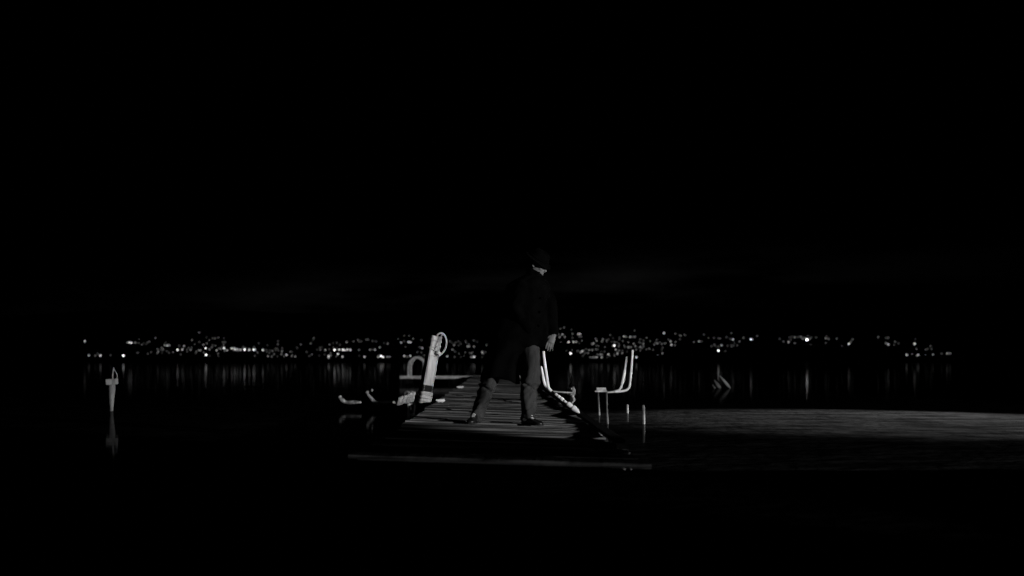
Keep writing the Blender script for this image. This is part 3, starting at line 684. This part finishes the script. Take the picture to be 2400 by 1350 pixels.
LL = [(x0 + u / 6, 760 + v / 6, b_) for x0, q in L.items() for u, v, b_ in q]
LL.sort(key=lambda q: -q[2]); LL = LL[:300]
LV = [.08, .12, .17, .23, .3, .4, .5, .62, .78, 1.0, 1.5]
protos = {}
def lamp_mesh(k):
    if k in protos: return protos[k]
    v = LV[k]; s = 2.9 * (min(1.0, v * .95)) ** 2.1 * (1.0 if v <= 1 else 2.6)
    bm = bmesh.new(); bmesh.ops.create_uvsphere(bm, u_segments=16, v_segments=10, radius=1)
    nf = len(bm.faces); tube(bm, [(0, 0, -5), (0, 0, -1)], .14, 8)
    bm.faces.ensure_lookup_table()
    for i, f_ in enumerate(bm.faces): f_.material_index = 0 if i < nf else 1
    me = bpy.data.meshes.new('shore_lamp'); bm.to_mesh(me); bm.free()
    me.materials.append(emis('lamp_glow_%d' % k, s)); me.materials.append(M['mast'])
    for p in me.polygons: p.use_smooth = True
    protos[k] = me; return me
def bname(v): return 'faint' if v < .2 else 'dim' if v < .36 else 'clear' if v < .65 else 'brilliant'
regs = [(330, 'above the capped pile'), (430, 'soon right of the capped pile'), (520, 'over the left open water'), (600, 'in the dense left row'),
        (740, 'left of the two booms'), (850, 'above the shorter boom'), (945, 'above the longer boom'), (1015, 'just left of the leaning post'), (1190, 'between post and man'),
        (1360, 'just right of the man'), (1440, 'left of the right guide poles'), (1500, 'behind the right guide poles'), (1600, 'right of the guide poles'),
        (1720, 'above the slim floats'), (1850, 'right of the slim floats'), (1960, 'around the brightest lamp'), (2100, 'right of the brightest lamp'), (9999, 'at the far right')]
def rname(x):
    for a_, n_ in regs:
        if x < a_: return n_
def row(y): return 'high' if y < 806 else 'midway up' if y < 825 else 'low'
cl_ = {}
for q in LL: cl_.setdefault((rname(q[0]), row(q[1]), bname(q[2])), []).append(q)
ORD = ['first', 'second', 'third', 'fourth', 'fifth', 'sixth', 'seventh', 'eighth', 'ninth', 'tenth', 'eleventh', 'twelfth', 'thirteenth', 'fourteenth']
for (rg, rw, bn), qs in cl_.items():
    qs.sort()
    for i, (px0, py0, v) in enumerate(qs):
        a_ = -(py0 - HOR) / F; u = (px0 - 1200) / F; D = 308.0
        while D < 640 and HC + a_ * D > hill_h(u * D, D) + .0034 * D: D += 1.0
        k = min(range(len(LV)), key=lambda j: abs(LV[j] - v))
        o = bpy.data.objects.new('shore_lamp', lamp_mesh(k)); COL.objects.link(o)
        o.location = (u * D, D, HC + a_ * D); r_ = 1.9 / F * D * (.85 + .3 * min(v, 1.2)); o.scale = (r_, r_, r_)
        if v > 1.2: lab = 'the most brilliant lamp of the whole far shore, on the right half'
        elif len(qs) == 1: lab = 'only %s lamp %s on the far hillside %s' % (bn, rw, rg)
        else: lab = '%s %s lamp from left %s on the hillside %s' % (ORD[i], bn, rw, rg)
        tag(o, lab, 'lamp', 'lamps along the far shore')

# the remaining faint glimmers of the town, too many and too faint to tell apart
rq = random.Random(11); bm = bmesh.new()
for k in range(230):
    px0, py0, v = rq.choice(LL); px0 += rq.gauss(0, 17); py0 += rq.gauss(-2, 6)
    if not 195 < px0 < 2235 or py0 > 836: continue
    a_ = -(py0 - HOR) / F; u = (px0 - 1200) / F; D = 308.0
    while D < 640 and HC + a_ * D > hill_h(u * D, D) + .0034 * D: D += 1.0
    r_ = rq.uniform(.8, 1.7) / F * D; bmesh.ops.create_icosphere(bm, subdivisions=1, radius=r_, matrix=Matrix.Translation((u * D, D, HC + a_ * D)))
tag(link('distant_lights', bm, emis('town_glimmer', .16)), 'scattered faint glimmers of the town between the brighter far lamps', 'lights', kind='stuff')
